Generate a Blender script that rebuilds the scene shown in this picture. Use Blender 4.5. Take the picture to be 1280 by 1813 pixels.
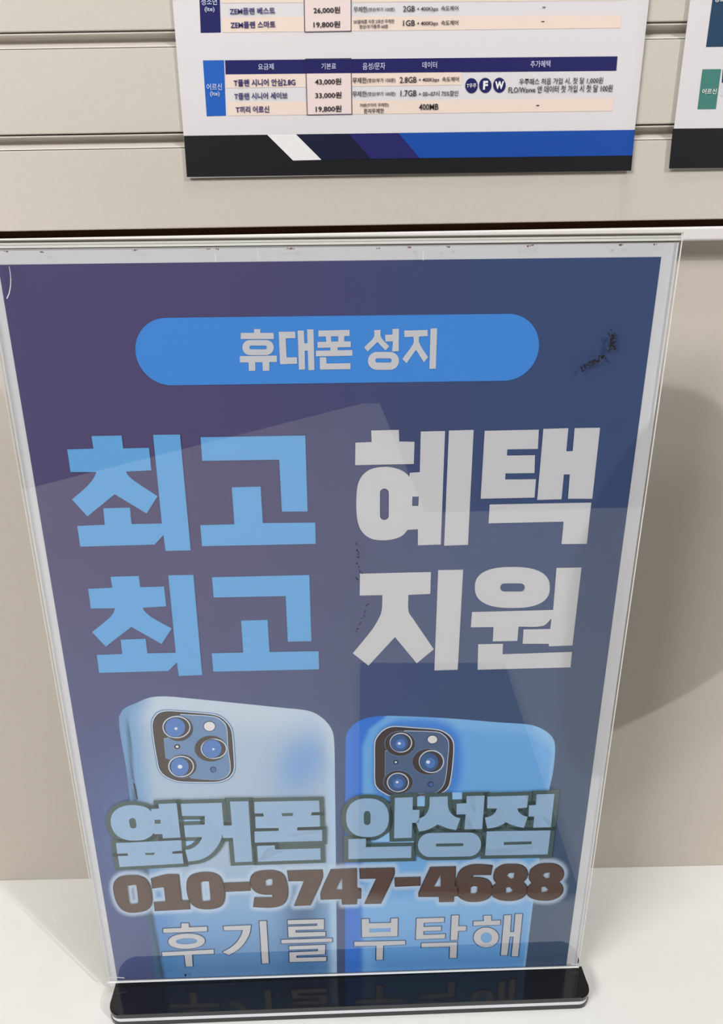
import bpy, bmesh, math, random
import numpy as np
from mathutils import Vector, Matrix, Euler
from mathutils.geometry import tessellate_polygon, delaunay_2d_cdt

random.seed(4)
for o in list(bpy.data.objects):
    bpy.data.objects.remove(o)
scene = bpy.context.scene
COL = scene.collection

# ------------------------------------------------------------------ camera
CAM_H = 0.4414442
RC = np.array([[0.9998114169126802, -0.01067328968340759, -0.016223794204594414],
               [-0.018931171123223716, -0.3494408632520059, -0.9367671502831407],
               [0.004329130508795811, 0.9368976272661955, -0.34957702248862244]])
FPX, PPX, PPY = 1300.0, 607.582, 906.5
cam_data = bpy.data.cameras.new('camera')
cam = bpy.data.objects.new('camera', cam_data)
COL.objects.link(cam)
M3 = Matrix(RC.T.tolist()) @ Matrix(((1, 0, 0), (0, -1, 0), (0, 0, -1)))
cam.matrix_world = Matrix.Translation((0, 0, CAM_H)) @ M3.to_4x4()
cam_data.sensor_fit = 'VERTICAL'
cam_data.sensor_height = 36.0
cam_data.sensor_width = 36.0 * 1280 / 1813
cam_data.lens = 36.0 * FPX / 1813.0
cam_data.shift_x = (640.0 - PPX) / 1813.0
cam_data.clip_start = 0.01
cam_data.clip_end = 50
scene.camera = cam

# ------------------------------------------------------------------ colour management, world, lights
scene.view_settings.view_transform = 'Standard'
scene.view_settings.look = 'None'
scene.view_settings.gamma = 1.0
scene.view_settings.exposure = 0.1
scene.view_settings.use_curve_mapping = False

world = bpy.data.worlds.new('world')
scene.world = world
world.use_nodes = True
world.node_tree.nodes['Background'].inputs[0].default_value = (1.0, 0.97, 0.93, 1)
world.node_tree.nodes['Background'].inputs[1].default_value = 0.35


def area(name, loc, target, size, power, color, size_y=None, spread=math.pi):
    l = bpy.data.lights.new(name, 'AREA')
    l.energy = power
    l.color = color
    l.spread = spread
    if size_y:
        l.shape = 'RECTANGLE'
        l.size_y = size_y
    else:
        l.shape = 'DISK'
    l.size = size
    o = bpy.data.objects.new(name, l)
    COL.objects.link(o)
    o.location = loc
    d = Vector(target) - Vector(loc)
    o.rotation_euler = d.to_track_quat('-Z', 'Y').to_euler()
    return o


# ceiling lamps of the shop: a downlight front right, a panel front left, a panel overhead
area('downlight', (1.92, -1.35, 1.98), (0.1, 0.4, 0.25), 0.05, 26, (1.0, 0.992, 0.972))
area('right_panel_lamp', (1.30, -0.90, 1.98), (0.1, 0.4, 0.15), 0.22, 7, (1.0, 0.99, 0.972))
area('left_panel_lamp', (-1.75, -1.25, 1.98), (-0.1, 0.4, 0.25), 1.2, 92, (1.0, 0.992, 0.975), 0.9)
area('overhead_panel_lamp', (0.1, 0.0, 1.98), (0.1, 0.05, 0.0), 0.35, 6.6, (0.97, 0.985, 1.0), 0.35)


# ------------------------------------------------------------------ helpers
def lin1(c):
    c = c / 255.0
    return c / 12.92 if c <= 0.04045 else ((c + 0.055) / 1.055) ** 2.4


def rgb(r, g, b, k=1.0):
    c = [lin1(x) * k for x in (r, g, b)]
    f = 0.94 / max(0.94, *c)
    return tuple(x * f for x in c)


def mat(name, color, rough=0.5, spec=0.5, metal=0.0, coat=0.0, coat_rough=0.03):
    m = bpy.data.materials.new(name)
    m.use_nodes = True
    b = m.node_tree.nodes['Principled BSDF']
    b.inputs['Base Color'].default_value = (*color[:3], 1)
    b.inputs['Roughness'].default_value = rough
    b.inputs['Specular IOR Level'].default_value = spec
    b.inputs['Metallic'].default_value = metal
    b.inputs['Coat Weight'].default_value = coat
    b.inputs['Coat Roughness'].default_value = coat_rough
    return m


def speckle(m, scale, amount, bump=0.0, stretch=(1, 1, 1)):
    """fine procedural mottling of the base colour and an optional tiny bump"""
    nt = m.node_tree
    b = nt.nodes['Principled BSDF']
    tc = nt.nodes.new('ShaderNodeTexCoord')
    mp = nt.nodes.new('ShaderNodeMapping')
    mp.inputs['Scale'].default_value = stretch
    n = nt.nodes.new('ShaderNodeTexNoise')
    n.inputs['Scale'].default_value = scale
    n.inputs['Detail'].default_value = 4
    hsv = nt.nodes.new('ShaderNodeHueSaturation')
    hsv.inputs['Color'].default_value = b.inputs['Base Color'].default_value[:]
    mr = nt.nodes.new('ShaderNodeMapRange')
    mr.inputs['From Min'].default_value = 0.3
    mr.inputs['From Max'].default_value = 0.7
    mr.inputs['To Min'].default_value = 1 - amount
    mr.inputs['To Max'].default_value = 1 + amount
    L = nt.links.new
    L(tc.outputs['Object'], mp.inputs['Vector'])
    L(mp.outputs['Vector'], n.inputs['Vector'])
    L(n.outputs['Fac'], mr.inputs['Value'])
    L(mr.outputs['Result'], hsv.inputs['Value'])
    L(hsv.outputs['Color'], b.inputs['Base Color'])
    if bump:
        bp = nt.nodes.new('ShaderNodeBump')
        bp.inputs['Strength'].default_value = bump
        bp.inputs['Distance'].default_value = 0.0005
        L(n.outputs['Fac'], bp.inputs['Height'])
        L(bp.outputs['Normal'], b.inputs['Normal'])
    return m


def ink_material(name):
    """printed paper whose ink colour is stored per vertex"""
    m = mat(name, (0.5, 0.5, 0.5), 0.55, 0.25)
    nt = m.node_tree
    a = nt.nodes.new('ShaderNodeAttribute')
    a.attribute_name = 'ink'
    nt.links.new(a.outputs['Color'], nt.nodes['Principled BSDF'].inputs['Base Color'])
    return m


def clear_sheet(name, gain=1.9):
    """thin clear acrylic: see-through with a Fresnel reflection on the outer face"""
    m = bpy.data.materials.new(name)
    m.use_nodes = True
    nt = m.node_tree
    nt.nodes.remove(nt.nodes['Principled BSDF'])
    out = nt.nodes['Material Output']
    tr = nt.nodes.new('ShaderNodeBsdfTransparent')
    tr.inputs[0].default_value = (0.985, 0.988, 0.985, 1)
    gl = nt.nodes.new('ShaderNodeBsdfGlossy')
    gl.inputs['Roughness'].default_value = 0.012
    fr = nt.nodes.new('ShaderNodeFresnel')
    fr.inputs['IOR'].default_value = 1.49
    geo = nt.nodes.new('ShaderNodeNewGeometry')
    inv = nt.nodes.new('ShaderNodeMath'); inv.operation = 'SUBTRACT'; inv.inputs[0].default_value = gain
    sc = nt.nodes.new('ShaderNodeMath'); sc.operation = 'MULTIPLY'; sc.inputs[1].default_value = gain
    mu = nt.nodes.new('ShaderNodeMath'); mu.operation = 'MULTIPLY'; mu.use_clamp = True
    mx = nt.nodes.new('ShaderNodeMixShader')
    L = nt.links.new
    L(geo.outputs['Backfacing'], sc.inputs[0])
    L(sc.outputs[0], inv.inputs[1])
    L(inv.outputs[0], mu.inputs[0])
    L(fr.outputs[0], mu.inputs[1])
    L(mu.outputs[0], mx.inputs[0])
    L(tr.outputs[0], mx.inputs[1])
    L(gl.outputs[0], mx.inputs[2])
    L(mx.outputs[0], out.inputs[0])
    return m


def link(name, me, mats, parent=None, smooth=False):
    for m in (mats if isinstance(mats, (list, tuple)) else [mats]):
        me.materials.append(m)
    if smooth:
        for p in me.polygons:
            p.use_smooth = True
    o = bpy.data.objects.new(name, me)
    COL.objects.link(o)
    if parent is not None:
        o.parent = parent
    return o


def bm_obj(name, bm, mats, parent=None, smooth=False):
    me = bpy.data.meshes.new(name)
    bm.normal_update()
    bm.to_mesh(me)
    bm.free()
    return link(name, me, mats, parent, smooth)


def box(bm, x0, x1, y0, y1, z0, z1, mi=0, bevel=0.0, seg=2):
    vs = [bm.verts.new((x, y, z)) for z in (z0, z1) for y in (y0, y1) for x in (x0, x1)]
    fs = []
    for f in ((0, 2, 3, 1), (4, 5, 7, 6), (0, 1, 5, 4), (2, 6, 7, 3), (0, 4, 6, 2), (1, 3, 7, 5)):
        fc = bm.faces.new([vs[i] for i in f])
        fc.material_index = mi
        fs.append(fc)
    if bevel:
        es = list({e for f in fs for e in f.edges})
        r = bmesh.ops.bevel(bm, geom=es, offset=bevel, segments=seg, affect='EDGES', profile=0.5)
        for f in r['faces']:
            f.material_index = mi


def prism(bm, pts, z0, z1, mi=0):
    """vertical prism over a plan outline"""
    n = len(pts)
    a = [bm.verts.new((p[0], p[1], z0)) for p in pts]
    b = [bm.verts.new((p[0], p[1], z1)) for p in pts]
    for f in (bm.faces.new(a[::-1]), bm.faces.new(b)):
        f.material_index = mi
    for i in range(n):
        bm.faces.new((a[i], a[(i + 1) % n], b[(i + 1) % n], b[i])).material_index = mi


def empty(name, loc, rz=0.0):
    o = bpy.data.objects.new(name, None)
    o.empty_display_size = 0.05
    COL.objects.link(o)
    o.location = loc
    o.rotation_euler = (0, 0, rz)
    return o


def tag(o, label=None, cat=None, group=None, kind=None):
    for k, v in (('label', label), ('category', cat), ('group', group), ('kind', kind)):
        if v:
            o[k] = v
    return o


# ------------------------------------------------------------------ materials
M = {}
M['cream'] = speckle(mat('cream_laminate', rgb(208, 200, 190), 0.5, 0.35), 900, 0.02)
M['recess'] = speckle(mat('warm_wall_board', rgb(201, 193, 182), 0.7, 0.25), 700, 0.02)
M['channel'] = mat('satin_aluminium_channel', rgb(214, 207, 198), 0.5, 0.4)
M['gap'] = mat('dark_brown_backing', rgb(92, 60, 40), 0.8, 0.1)
M['trim'] = mat('white_edge_trim', rgb(228, 224, 222), 0.4, 0.4)
M['counter'] = speckle(mat('white_counter_laminate', rgb(226, 225, 222), 0.42, 0.4), 60, 0.012)
M['black'] = mat('black_gloss_acrylic', (0.008, 0.008, 0.010), 0.12, 0.5, 0, 0.3, 0.03)
M['white_core'] = mat('white_acrylic_core', rgb(225, 228, 235), 0.35)
M['clear'] = clear_sheet('clear_acrylic')
M['edge'] = mat('polished_acrylic_edge', rgb(247, 246, 241), 0.12, 0.6)  # near-white stands in for light glowing in the clear edge
M['edge_dark'] = mat('painted_edge_dark_line', rgb(104, 92, 82), 0.4, 0.4)  # dark, grey and dim tones paint refraction lines at the sleeve top
M['edge_mid'] = mat('painted_edge_grey_line', rgb(196, 189, 179), 0.3, 0.4)
M['edge_dim'] = mat('painted_edge_dim_line', rgb(150, 143, 134), 0.4, 0.4)
M['print'] = ink_material('printed_paper')
M['paper'] = mat('white_print_paper', rgb(224, 223, 228), 0.55, 0.25)
M['floor'] = mat('dark_shop_floor', rgb(74, 70, 68), 0.5)
M['ceiling'] = mat('white_ceiling', rgb(150, 150, 148), 0.8)
M['side'] = mat('white_shop_wall', rgb(140, 138, 135), 0.8)
M['rear'] = mat('dark_shop_wall', rgb(70, 62, 66), 0.8)

# ------------------------------------------------------------------ room
YW = 0.41692     # recessed wall behind the sign
YS = 0.40492     # front of the slatted boards
FLOOR_Z = -0.75


def structure(name, bm, m):
    return tag(bm_obj(name, bm, m), kind='structure')


bm = bmesh.new(); box(bm, -3, 3, YW, YW + 0.08, FLOOR_Z, 2.05); structure('wall_back', bm, M['recess'])
bm = bmesh.new(); box(bm, -3.08, 3.08, -4.08, YW + 0.08, FLOOR_Z - 0.08, FLOOR_Z); structure('floor', bm, M['floor'])
bm = bmesh.new(); box(bm, -3.08, 3.08, -4.08, YW + 0.08, 2.05, 2.13); structure('ceiling', bm, M['ceiling'])
bm = bmesh.new(); box(bm, -3.08, -3.0, -4.0, YW + 0.08, FLOOR_Z, 2.05); structure('wall_left', bm, M['side'])
bm = bmesh.new(); box(bm, 3.0, 3.08, -4.0, YW + 0.08, FLOOR_Z, 2.05); structure('wall_right', bm, M['side'])
bm = bmesh.new(); box(bm, -3.08, 3.08, -4.08, -4.0, FLOOR_Z, 2.05); structure('wall_front', bm, M['rear'])

# slatted display boards: 36 mm boards, 7 mm aluminium grooves
SLAT_BOTTOM = 0.44750
PITCH = 0.04322
GB = [0.48450 + PITCH * i for i in range(9)]
bm = bmesh.new()
z = SLAT_BOTTOM
XS0, XS1 = -1.6, 1.6
for g in GB:
    box(bm, XS0, XS1, YS, YW - 0.0026, z, g, 0, 0.0004, 2)
    z = g + 0.00722
box(bm, XS0, XS1, YS, YW - 0.0026, z, 2.05, 0, 0.0004, 2)
box(bm, XS0, XS1, YW - 0.0026, YW + 0.002, SLAT_BOTTOM - 0.006, 2.05, 1)
structure('wall_slatted', bm, [M['cream'], M['gap']])

bm = bmesh.new()
for g in GB:
    t = g + 0.00722
    prof = [(YS + 0.0005, t - 0.0007), (YS + 0.0005, t - 0.0013), (YS + 0.0046, t - 0.0015), (YS + 0.0053, t - 0.0024),
            (YS + 0.0052, g + 0.0040), (YS + 0.0042, g + 0.0029), (YS + 0.0026, g + 0.0018), (YS + 0.0012, g + 0.0010), (YS + 0.0006, g + 0.0004),
            (YS + 0.0090, g + 0.0004), (YS + 0.0090, t - 0.0007)]
    a = [bm.verts.new((XS0, y, zz)) for y, zz in prof]
    b = [bm.verts.new((XS1, y, zz)) for y, zz in prof]
    for i in range(len(prof)):
        j = (i + 1) % len(prof)
        bm.faces.new((a[i], a[j], b[j], b[i]))
    bm.faces.new(a[::-1]); bm.faces.new(b)
bmesh.ops.recalc_face_normals(bm, faces=bm.faces)
structure('trim_2', bm, M['channel'])

bm = bmesh.new(); box(bm, XS0, XS1, YS - 0.0004, YW + 0.002, 0.43712, 0.44400, 0, 0.0011, 3)
structure('trim_1', bm, M['trim'])

# ------------------------------------------------------------------ counter
bm = bmesh.new()
prism(bm, [(-1.5, YW - 0.0002), (-1.5, 0.12), (-0.55, -0.70), (0.12, -1.36), (0.17, -1.36), (0.17, -0.50), (1.5, -0.48), (1.5, YW - 0.0002)], -0.03, 0.0, 0)
prism(bm, [(-1.45, YW - 0.001), (-1.45, 0.16), (-0.53, -0.62), (0.10, -1.26), (0.12, -1.26), (0.12, -0.42), (1.45, -0.40), (1.45, YW - 0.001)], FLOOR_Z, -0.03, 0)
counter = bm_obj('counter', bm, M['counter'])
tag(counter, 'white laminate counter top carrying the acrylic sign stand', 'counter')


# ------------------------------------------------------------------ pixel tracing: photo pixels -> metres on the print and on the posters
HM = np.array([[0.00021224803118850897, -3.114633478179486e-06, -0.1236297437361629],
               [-9.718794128054745e-06, -0.00029696667348799775, 0.5181505152539081],
               [-1.7246377652982417e-05, -0.00022659066381034514, 1.0]])
HI = np.linalg.inv(HM)


def S(p):
    t = HM @ np.array([p[0], p[1], 1.0])
    return (t[0] / t[2], t[1] / t[2])


def wall_point(p, Y):
    d = RC.T @ np.array([(p[0] - PPX) / FPX, (p[1] - PPY) / FPX, 1.0])
    t = Y / d[1]
    return (t * d[0], CAM_H + t * d[2])


def crop(ox, oy, k, pts):
    return [(ox + x / k, oy + y / k) for x, y in pts]


def rounded(pts, limit=42.0, n=5):
    """Hermite-smooth a traced outline, keeping real corners"""
    P = [np.array(p, float) for p in pts]
    N = len(P)
    smooth = []
    for i in range(N):
        a, b = P[i] - P[i - 1], P[(i + 1) % N] - P[i]
        ang = math.degrees(math.acos(max(-1, min(1, a @ b / (np.linalg.norm(a) * np.linalg.norm(b) + 1e-9)))))
        smooth.append(ang < limit)
    out = []
    for i in range(N):
        j = (i + 1) % N
        out.append(tuple(P[i]))
        if not (smooth[i] or smooth[j]):
            continue
        d = P[j] - P[i]
        L = np.linalg.norm(d)

        def tan(k, s):
            if not s:
                return d
            t = P[(k + 1) % N] - P[k - 1]
            return t / (np.linalg.norm(t) + 1e-9) * L
        t0, t1 = tan(i, smooth[i]), tan(j, smooth[j])
        for q in range(1, n):
            u = q / n
            h = (2 * u**3 - 3 * u**2 + 1) * P[i] + (u**3 - 2 * u**2 + u) * t0 + (-2 * u**3 + 3 * u**2) * P[j] + (u**3 - u**2) * t1
            out.append(tuple(h))
    return out


def ell(cx, cy, rx, ry, p=2.0, n=40, rot=0.0):
    out = []
    for i in range(n):
        a = 2 * math.pi * i / n
        c, s = math.cos(a), math.sin(a)
        x = rx * math.copysign(abs(c) ** (2 / p), c)
        y = ry * math.copysign(abs(s) ** (2 / p), s)
        out.append((cx + x * math.cos(rot) - y * math.sin(rot), cy + x * math.sin(rot) + y * math.cos(rot)))
    return out


def stad(x0, x1, y0, y1, n=10):
    """rounded-end bar"""
    w, h = x1 - x0, y1 - y0
    out = []
    if w >= h:
        r = h / 2
        for i in range(n + 1):
            a = -math.pi / 2 + math.pi * i / n
            out.append((x1 - r + r * math.cos(a), y0 + r + r * math.sin(a)))
        for i in range(n + 1):
            a = math.pi / 2 + math.pi * i / n
            out.append((x0 + r + r * math.cos(a), y0 + r + r * math.sin(a)))
    else:
        r = w / 2
        for i in range(n + 1):
            a = math.pi * i / n
            out.append((x0 + r + r * math.cos(a), y1 - r + r * math.sin(a)))
        for i in range(n + 1):
            a = math.pi + math.pi * i / n
            out.append((x0 + r + r * math.cos(a), y0 + r + r * math.sin(a)))
    return out


def flat_add(store, outer, holes=(), layer=0.0, mi=0):
    """store = [verts, faces, mats]; coordinates are (u, v) metres, layer = distance in front of the paper"""
    V, F, MI = store
    loops = [[Vector((x, y, 0)) for x, y in outer]] + [[Vector((x, y, 0)) for x, y in h] for h in holes]
    base = len(V)
    for l in loops:
        V.extend((p.x, -layer, p.y) for p in l)
    for t in tessellate_polygon(loops):
        a, b, c = (V[base + i] for i in t)
        ar = (b[0] - a[0]) * (c[2] - a[2]) - (c[0] - a[0]) * (b[2] - a[2])
        F.append(tuple(base + i for i in (t if ar > 0 else (t[0], t[2], t[1]))))
        MI.append(mi)


def grow(outer, w):
    """outline pushed outward by w with mitred corners -> list of quads"""
    P = [np.array(p, float) for p in outer]
    A = sum(P[i - 1][0] * P[i][1] - P[i][0] * P[i - 1][1] for i in range(len(P)))
    if A < 0:
        P = P[::-1]
    P = [p for i, p in enumerate(P) if np.linalg.norm(p - P[i - 1]) > 1e-7]
    n = len(P)
    quads = []
    nr = []
    for i in range(n):
        d = P[(i + 1) % n] - P[i]
        d = d / np.linalg.norm(d)
        nr.append(np.array([d[1], -d[0]]))
    for i in range(n):
        j = (i + 1) % n
        quads.append([P[i], P[i] + nr[i] * w, P[j] + nr[i] * w, P[j]])
        a, b = nr[i - 1], nr[i]
        if a[0] * b[1] - a[1] * b[0] > 1e-4:      # convex corner
            m = a + b
            m = m / (m @ m) * 2 * w
            if np.linalg.norm(m) > 1.6 * w:
                m = m / np.linalg.norm(m) * 1.6 * w
            quads.append([P[i], P[i] + a * w, P[i] + m, P[i] + b * w])
    return quads


def flat_obj(name, store, mats, parent):
    V, F, MI = store
    me = bpy.data.meshes.new(name)
    me.from_pydata(V, [], F)
    me.update()
    me.polygons.foreach_set('material_index', MI)
    return link(name, me, mats, parent)


def glyphs(store, items, layer, mi=0, conv=S):
    for it in items:
        outer, holes = (it if isinstance(it, tuple) else (it, []))
        flat_add(store, [conv(p) for p in rounded(outer)], [[conv(p) for p in rounded(h)] for h in holes], layer, mi)


# ------------------------------------------------------------------ sign stand
SIGN_YAW = math.atan2(0.01606, 0.99985)
stand = empty('sign_stand', (-0.00342, 0.33044, 0.0), SIGN_YAW)
tag(stand, 'clear acrylic sign stand with black slotted base and blue Korean phone advert', 'sign stand')
RS = Matrix(((0.9998552543403262, -0.01604566139892807, 0.005657483390406395),
             (0.01606017996460956, 0.9998678255352469, -0.0025302329776730023),
             (-0.005616136353947277, 0.0026207269388282364, 0.9999807952169711)))
LEAN = Matrix.Translation((0, 0, 0.00849)) @ (Matrix.Rotation(-SIGN_YAW, 3, 'Z') @ RS).to_4x4()


def round_plan(x0, x1, y0, y1, r, n=6, slot=None):
    pts = []
    for cx, cy, a0 in ((x1 - r, y0 + r, -90), (x1 - r, y1 - r, 0), (x0 + r, y1 - r, 90), (x0 + r, y0 + r, 180)):
        for i in range(n + 1):
            a = math.radians(a0 + 90 * i / n)
            pts.append((cx + r * math.cos(a), cy + r * math.sin(a)))
    return pts


BX0, BX1, BY0, BY1 = -0.1418, 0.1502, -0.0213, 0.0245


def half_plan(front):
    r = 0.0075
    if front:
        y0, y1 = BY0, -0.0008
        pts = []
        for cx, cy, a0 in ((BX1 - r, y0 + r, -90),):
            pts += [(cx + r * math.cos(math.radians(a0 + 15 * i)), cy + r * math.sin(math.radians(a0 + 15 * i))) for i in range(7)]
        pts += [(BX1, y1), (BX0, y1)]
        pts += [(BX0 + r + r * math.cos(math.radians(180 + 15 * i)), y0 + r + r * math.sin(math.radians(180 + 15 * i))) for i in range(7)]
        return pts
    y0, y1 = 0.0037, BY1
    pts = [(BX0, y0), (BX1, y0)]
    pts += [(BX1 - r + r * math.cos(math.radians(15 * i)), y1 - r + r * math.sin(math.radians(15 * i))) for i in range(7)]
    pts += [(BX0 + r + r * math.cos(math.radians(90 + 15 * i)), y1 - r + r * math.sin(math.radians(90 + 15 * i))) for i in range(7)]
    return pts


T1, T2, T3 = 0.0030, 0.0060, 0.0093
bm = bmesh.new()
prism(bm, round_plan(BX0, BX1, BY0, BY1, 0.0075), 0.0, T1)
prism(bm, half_plan(True), T2, T3)
prism(bm, half_plan(False), T2, T3)
sharp = [e for e in bm.edges if len(e.link_faces) == 2 and abs(e.verts[0].co.z - T3) < 1e-6 and abs(e.verts[1].co.z - T3) < 1e-6]
bmesh.ops.bevel(bm, geom=sharp, offset=0.0005, segments=2, affect='EDGES')
base = bm_obj('base', bm, M['black'], stand)
bm = bmesh.new()
ins = 0.0003
prism(bm, [(x * (1 - 0.002), y + (ins if y < 0 else 0)) for x, y in half_plan(True)], T1, T2)
prism(bm, [(x * (1 - 0.002), y - (ins if y > 0.01 else 0)) for x, y in half_plan(False)], T1, T2)
bm_obj('core_layer', bm, M['white_core'], base)['label'] = 'white middle layer of the black base'

# clear sleeve: front sheet, back sheet, spacer bar along the top, added to paint refracted edge lines
VB = -0.0045


def sheet(name, y0, y1, z0, z1):
    bm = bmesh.new()
    box(bm, -0.1464, 0.1480, y0, y1, z0, z1, 0)
    for f in bm.faces:      # polished rim
        if abs(f.normal.y) < 0.5:
            f.material_index = 0
    bm.normal_update()
    for f in bm.faces:
        f.material_index = 0 if abs(f.normal.y) > 0.5 else 1
    o = bm_obj(name, bm, [M['clear'], M['edge']], stand)
    o.matrix_local = LEAN
    return o


front_sheet = sheet('front_sheet', -0.0023, -0.0011, 0.0019, 0.4337)
back_sheet = sheet('back_sheet', 0.0010, 0.0028, VB, 0.4337)
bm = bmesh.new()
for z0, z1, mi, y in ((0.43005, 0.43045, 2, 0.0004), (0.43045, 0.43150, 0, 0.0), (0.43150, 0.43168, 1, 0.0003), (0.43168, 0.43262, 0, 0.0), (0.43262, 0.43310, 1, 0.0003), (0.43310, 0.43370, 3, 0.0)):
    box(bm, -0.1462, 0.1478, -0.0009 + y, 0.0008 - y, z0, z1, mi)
edge_line = bm_obj('edge_line_bar', bm, [M['edge'], M['edge_dim'], M['edge_dark'], M['edge_mid']], stand)
edge_line.matrix_local = LEAN

# the printed insert -------------------------------------------------------
PW, PH = 0.2815, 0.42398
bm = bmesh.new()
box(bm, -0.1459, 0.1476, 0.0, 0.0004, -0.0040, 0.42985)
insert = bm_obj('printed_insert', bm, M['paper'], stand)
insert.matrix_local = LEAN


def px_of(u, v):
    t = HI @ np.vstack([u, v, np.ones_like(u)])
    return t[0] / t[2], t[1] / t[2]


KI = 1.3


def ink(r, g, b):
    return np.array(rgb(r, g, b, KI))


def smooth01(a, b, x):
    t = np.clip((x - a) / (b - a), 0, 1)
    return t * t * (3 - 2 * t)


def mixc(c, d, f):
    return c * (1 - f[:, None]) + np.asarray(d)[None, :] * f[:, None]


def seg_dist(x, y, loops):
    best = np.full(x.shape, 1e9)
    for l in loops:
        for i in range(len(l)):
            ax, ay = l[i - 1]; bx, by = l[i]
            dx, dy = bx - ax, by - ay
            L2 = dx * dx + dy * dy
            if L2 < 1e-9:
                continue
            t = np.clip(((x - ax) * dx + (y - ay) * dy) / L2, 0, 1)
            best = np.minimum(best, np.hypot(x - ax - t * dx, y - ay - t * dy))
    return best


D1 = lambda p: crop(190, 1520, 4.7407, p)
D2 = lambda p: crop(440, 1520, 4.7407, p)
D3 = lambda p: crop(690, 1510, 4.0, p)
DIGITS = [
    (D1([(57, 230), (75, 180), (120, 147), (200, 137), (270, 142), (325, 170), (355, 220), (372, 290), (375, 350), (360, 395), (325, 425), (260, 440), (190, 443), (130, 420), (90, 370), (68, 310)]),
     [D1([(172, 222), (240, 212), (247, 225), (262, 355), (255, 368), (195, 376), (187, 360), (172, 235)])]),
    (D1([(373, 163), (500, 130), (597, 130), (622, 348), (687, 346), (692, 415), (405, 430), (398, 362), (497, 356), (483, 228), (383, 240)]), []),
    (D1([(672, 230), (680, 170), (715, 132), (790, 112), (870, 112), (930, 135), (960, 175), (978, 240), (985, 300), (975, 360), (945, 395), (890, 412), (820, 415), (760, 405), (715, 375), (690, 330), (676, 280)]),
     [D1([(785, 195), (800, 186), (855, 184), (868, 335), (860, 345), (798, 350)])]),
    (D1([(987, 200), (1195, 193), (1197, 260), (992, 268)]), []),
    (D2([(18, 190), (30, 140), (70, 108), (150, 95), (220, 97), (280, 120), (310, 165), (327, 240), (325, 310), (300, 365), (250, 392), (180, 402), (100, 400), (45, 396), (55, 322), (205, 322), (207, 292), (130, 292), (70, 275), (35, 240)]),
     [D2([(143, 178), (165, 166), (200, 165), (202, 205), (190, 218), (145, 222)])]),
    (D2([(330, 98), (615, 90), (617, 155), (517, 382), (388, 388), (475, 178), (342, 180)]), []),
    (D2([(612, 275), (695, 88), (903, 78), (905, 245), (938, 247), (938, 326), (905, 327), (903, 373), (790, 376), (787, 328), (612, 335)]),
     [D2([(733, 252), (783, 155), (788, 252)])]),
    (D2([(935, 80), (1217, 73), (1217, 130), (1107, 368), (978, 370), (1080, 157), (940, 160)]), []),
    (D3([(38, 172), (212, 167), (211, 223), (41, 231)]), []),
    (D3([(208, 275), (290, 97), (462, 92), (458, 232), (490, 232), (485, 298), (450, 298), (448, 338), (353, 340), (353, 302), (208, 303)]),
     [D3([(312, 232), (358, 150), (360, 232)])]),
    (D3([(472, 230), (480, 160), (510, 110), (570, 82), (640, 77), (722, 85), (712, 148), (590, 148), (576, 168), (640, 170), (690, 185), (715, 215), (720, 260), (710, 300), (670, 328), (610, 338), (550, 335), (500, 312), (478, 280)]),
     [D3([(572, 240), (590, 230), (620, 232), (618, 268), (605, 280), (570, 280)])]),
    (D3([(738, 150), (750, 110), (800, 80), (860, 75), (920, 80), (960, 105), (975, 145), (960, 180), (938, 200), (962, 225), (968, 262), (950, 300), (900, 325), (840, 332), (780, 325), (735, 305), (720, 270), (728, 235), (760, 208), (740, 185)]),
     [D3([(828, 155), (845, 138), (880, 135), (876, 170), (855, 178)]), D3([(822, 240), (845, 235), (868, 255), (862, 270), (820, 277)])]),
    (D3([(990, 150), (1000, 110), (1050, 78), (1110, 70), (1170, 75), (1215, 105), (1228, 145), (1215, 180), (1190, 200), (1215, 225), (1222, 262), (1200, 300), (1150, 325), (1090, 330), (1030, 322), (985, 300), (970, 265), (980, 235), (1010, 207), (992, 185)]),
     [D3([(1080, 155), (1095, 137), (1133, 132), (1128, 170), (1105, 175)]), D3([(1072, 235), (1095, 232), (1118, 250), (1112, 268), (1070, 272)])]),
]
DIGIT_LOOPS = [l for o, hs in DIGITS for l in [rounded(o, n=3)] + [rounded(h, n=2) for h in hs]]

P1 = [(210.5, 1269), (219.7, 1254.5), (242.7, 1243.5), (264, 1235), (290, 1232.5), (330, 1235.5), (502, 1253), (548, 1258.7), (571, 1271), (587, 1290.5), (591.5, 1312), (593, 1384), (595, 1550), (596.5, 1721.8),
      (275, 1732.2), (262, 1640), (244, 1539), (224.6, 1368), (212.5, 1295.5)]
P2 = [(611.7, 1322), (613, 1302), (621, 1287.6), (636, 1276), (655.6, 1269.5), (688.4, 1267), (787, 1271), (885, 1278.7), (938, 1282.7), (961, 1291), (977, 1304), (982.5, 1320), (979, 1365), (972, 1400), (958, 1500), (944, 1596), (930, 1711),
      (611, 1721.3), (611, 1600)]


def ink_ground(x, y):
    """background of the advert: violet left, navy right, bluer downwards"""
    r = smooth01(250, 1000, x)
    d = smooth01(850, 1500, y)
    top = mixc(np.tile(ink(78, 70, 108), (len(x), 1)), ink(58, 74, 114), r)
    low = mixc(np.tile(ink(76, 86, 130), (len(x), 1)), ink(66, 84, 112), r)
    c = top * (1 - d[:, None]) + low * d[:, None]
    return mixc(c, ink(88, 118, 170), 0.5 * np.exp(-(((x - 215) / 45) ** 2 + ((y - 1470) / 110) ** 2)))


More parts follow.
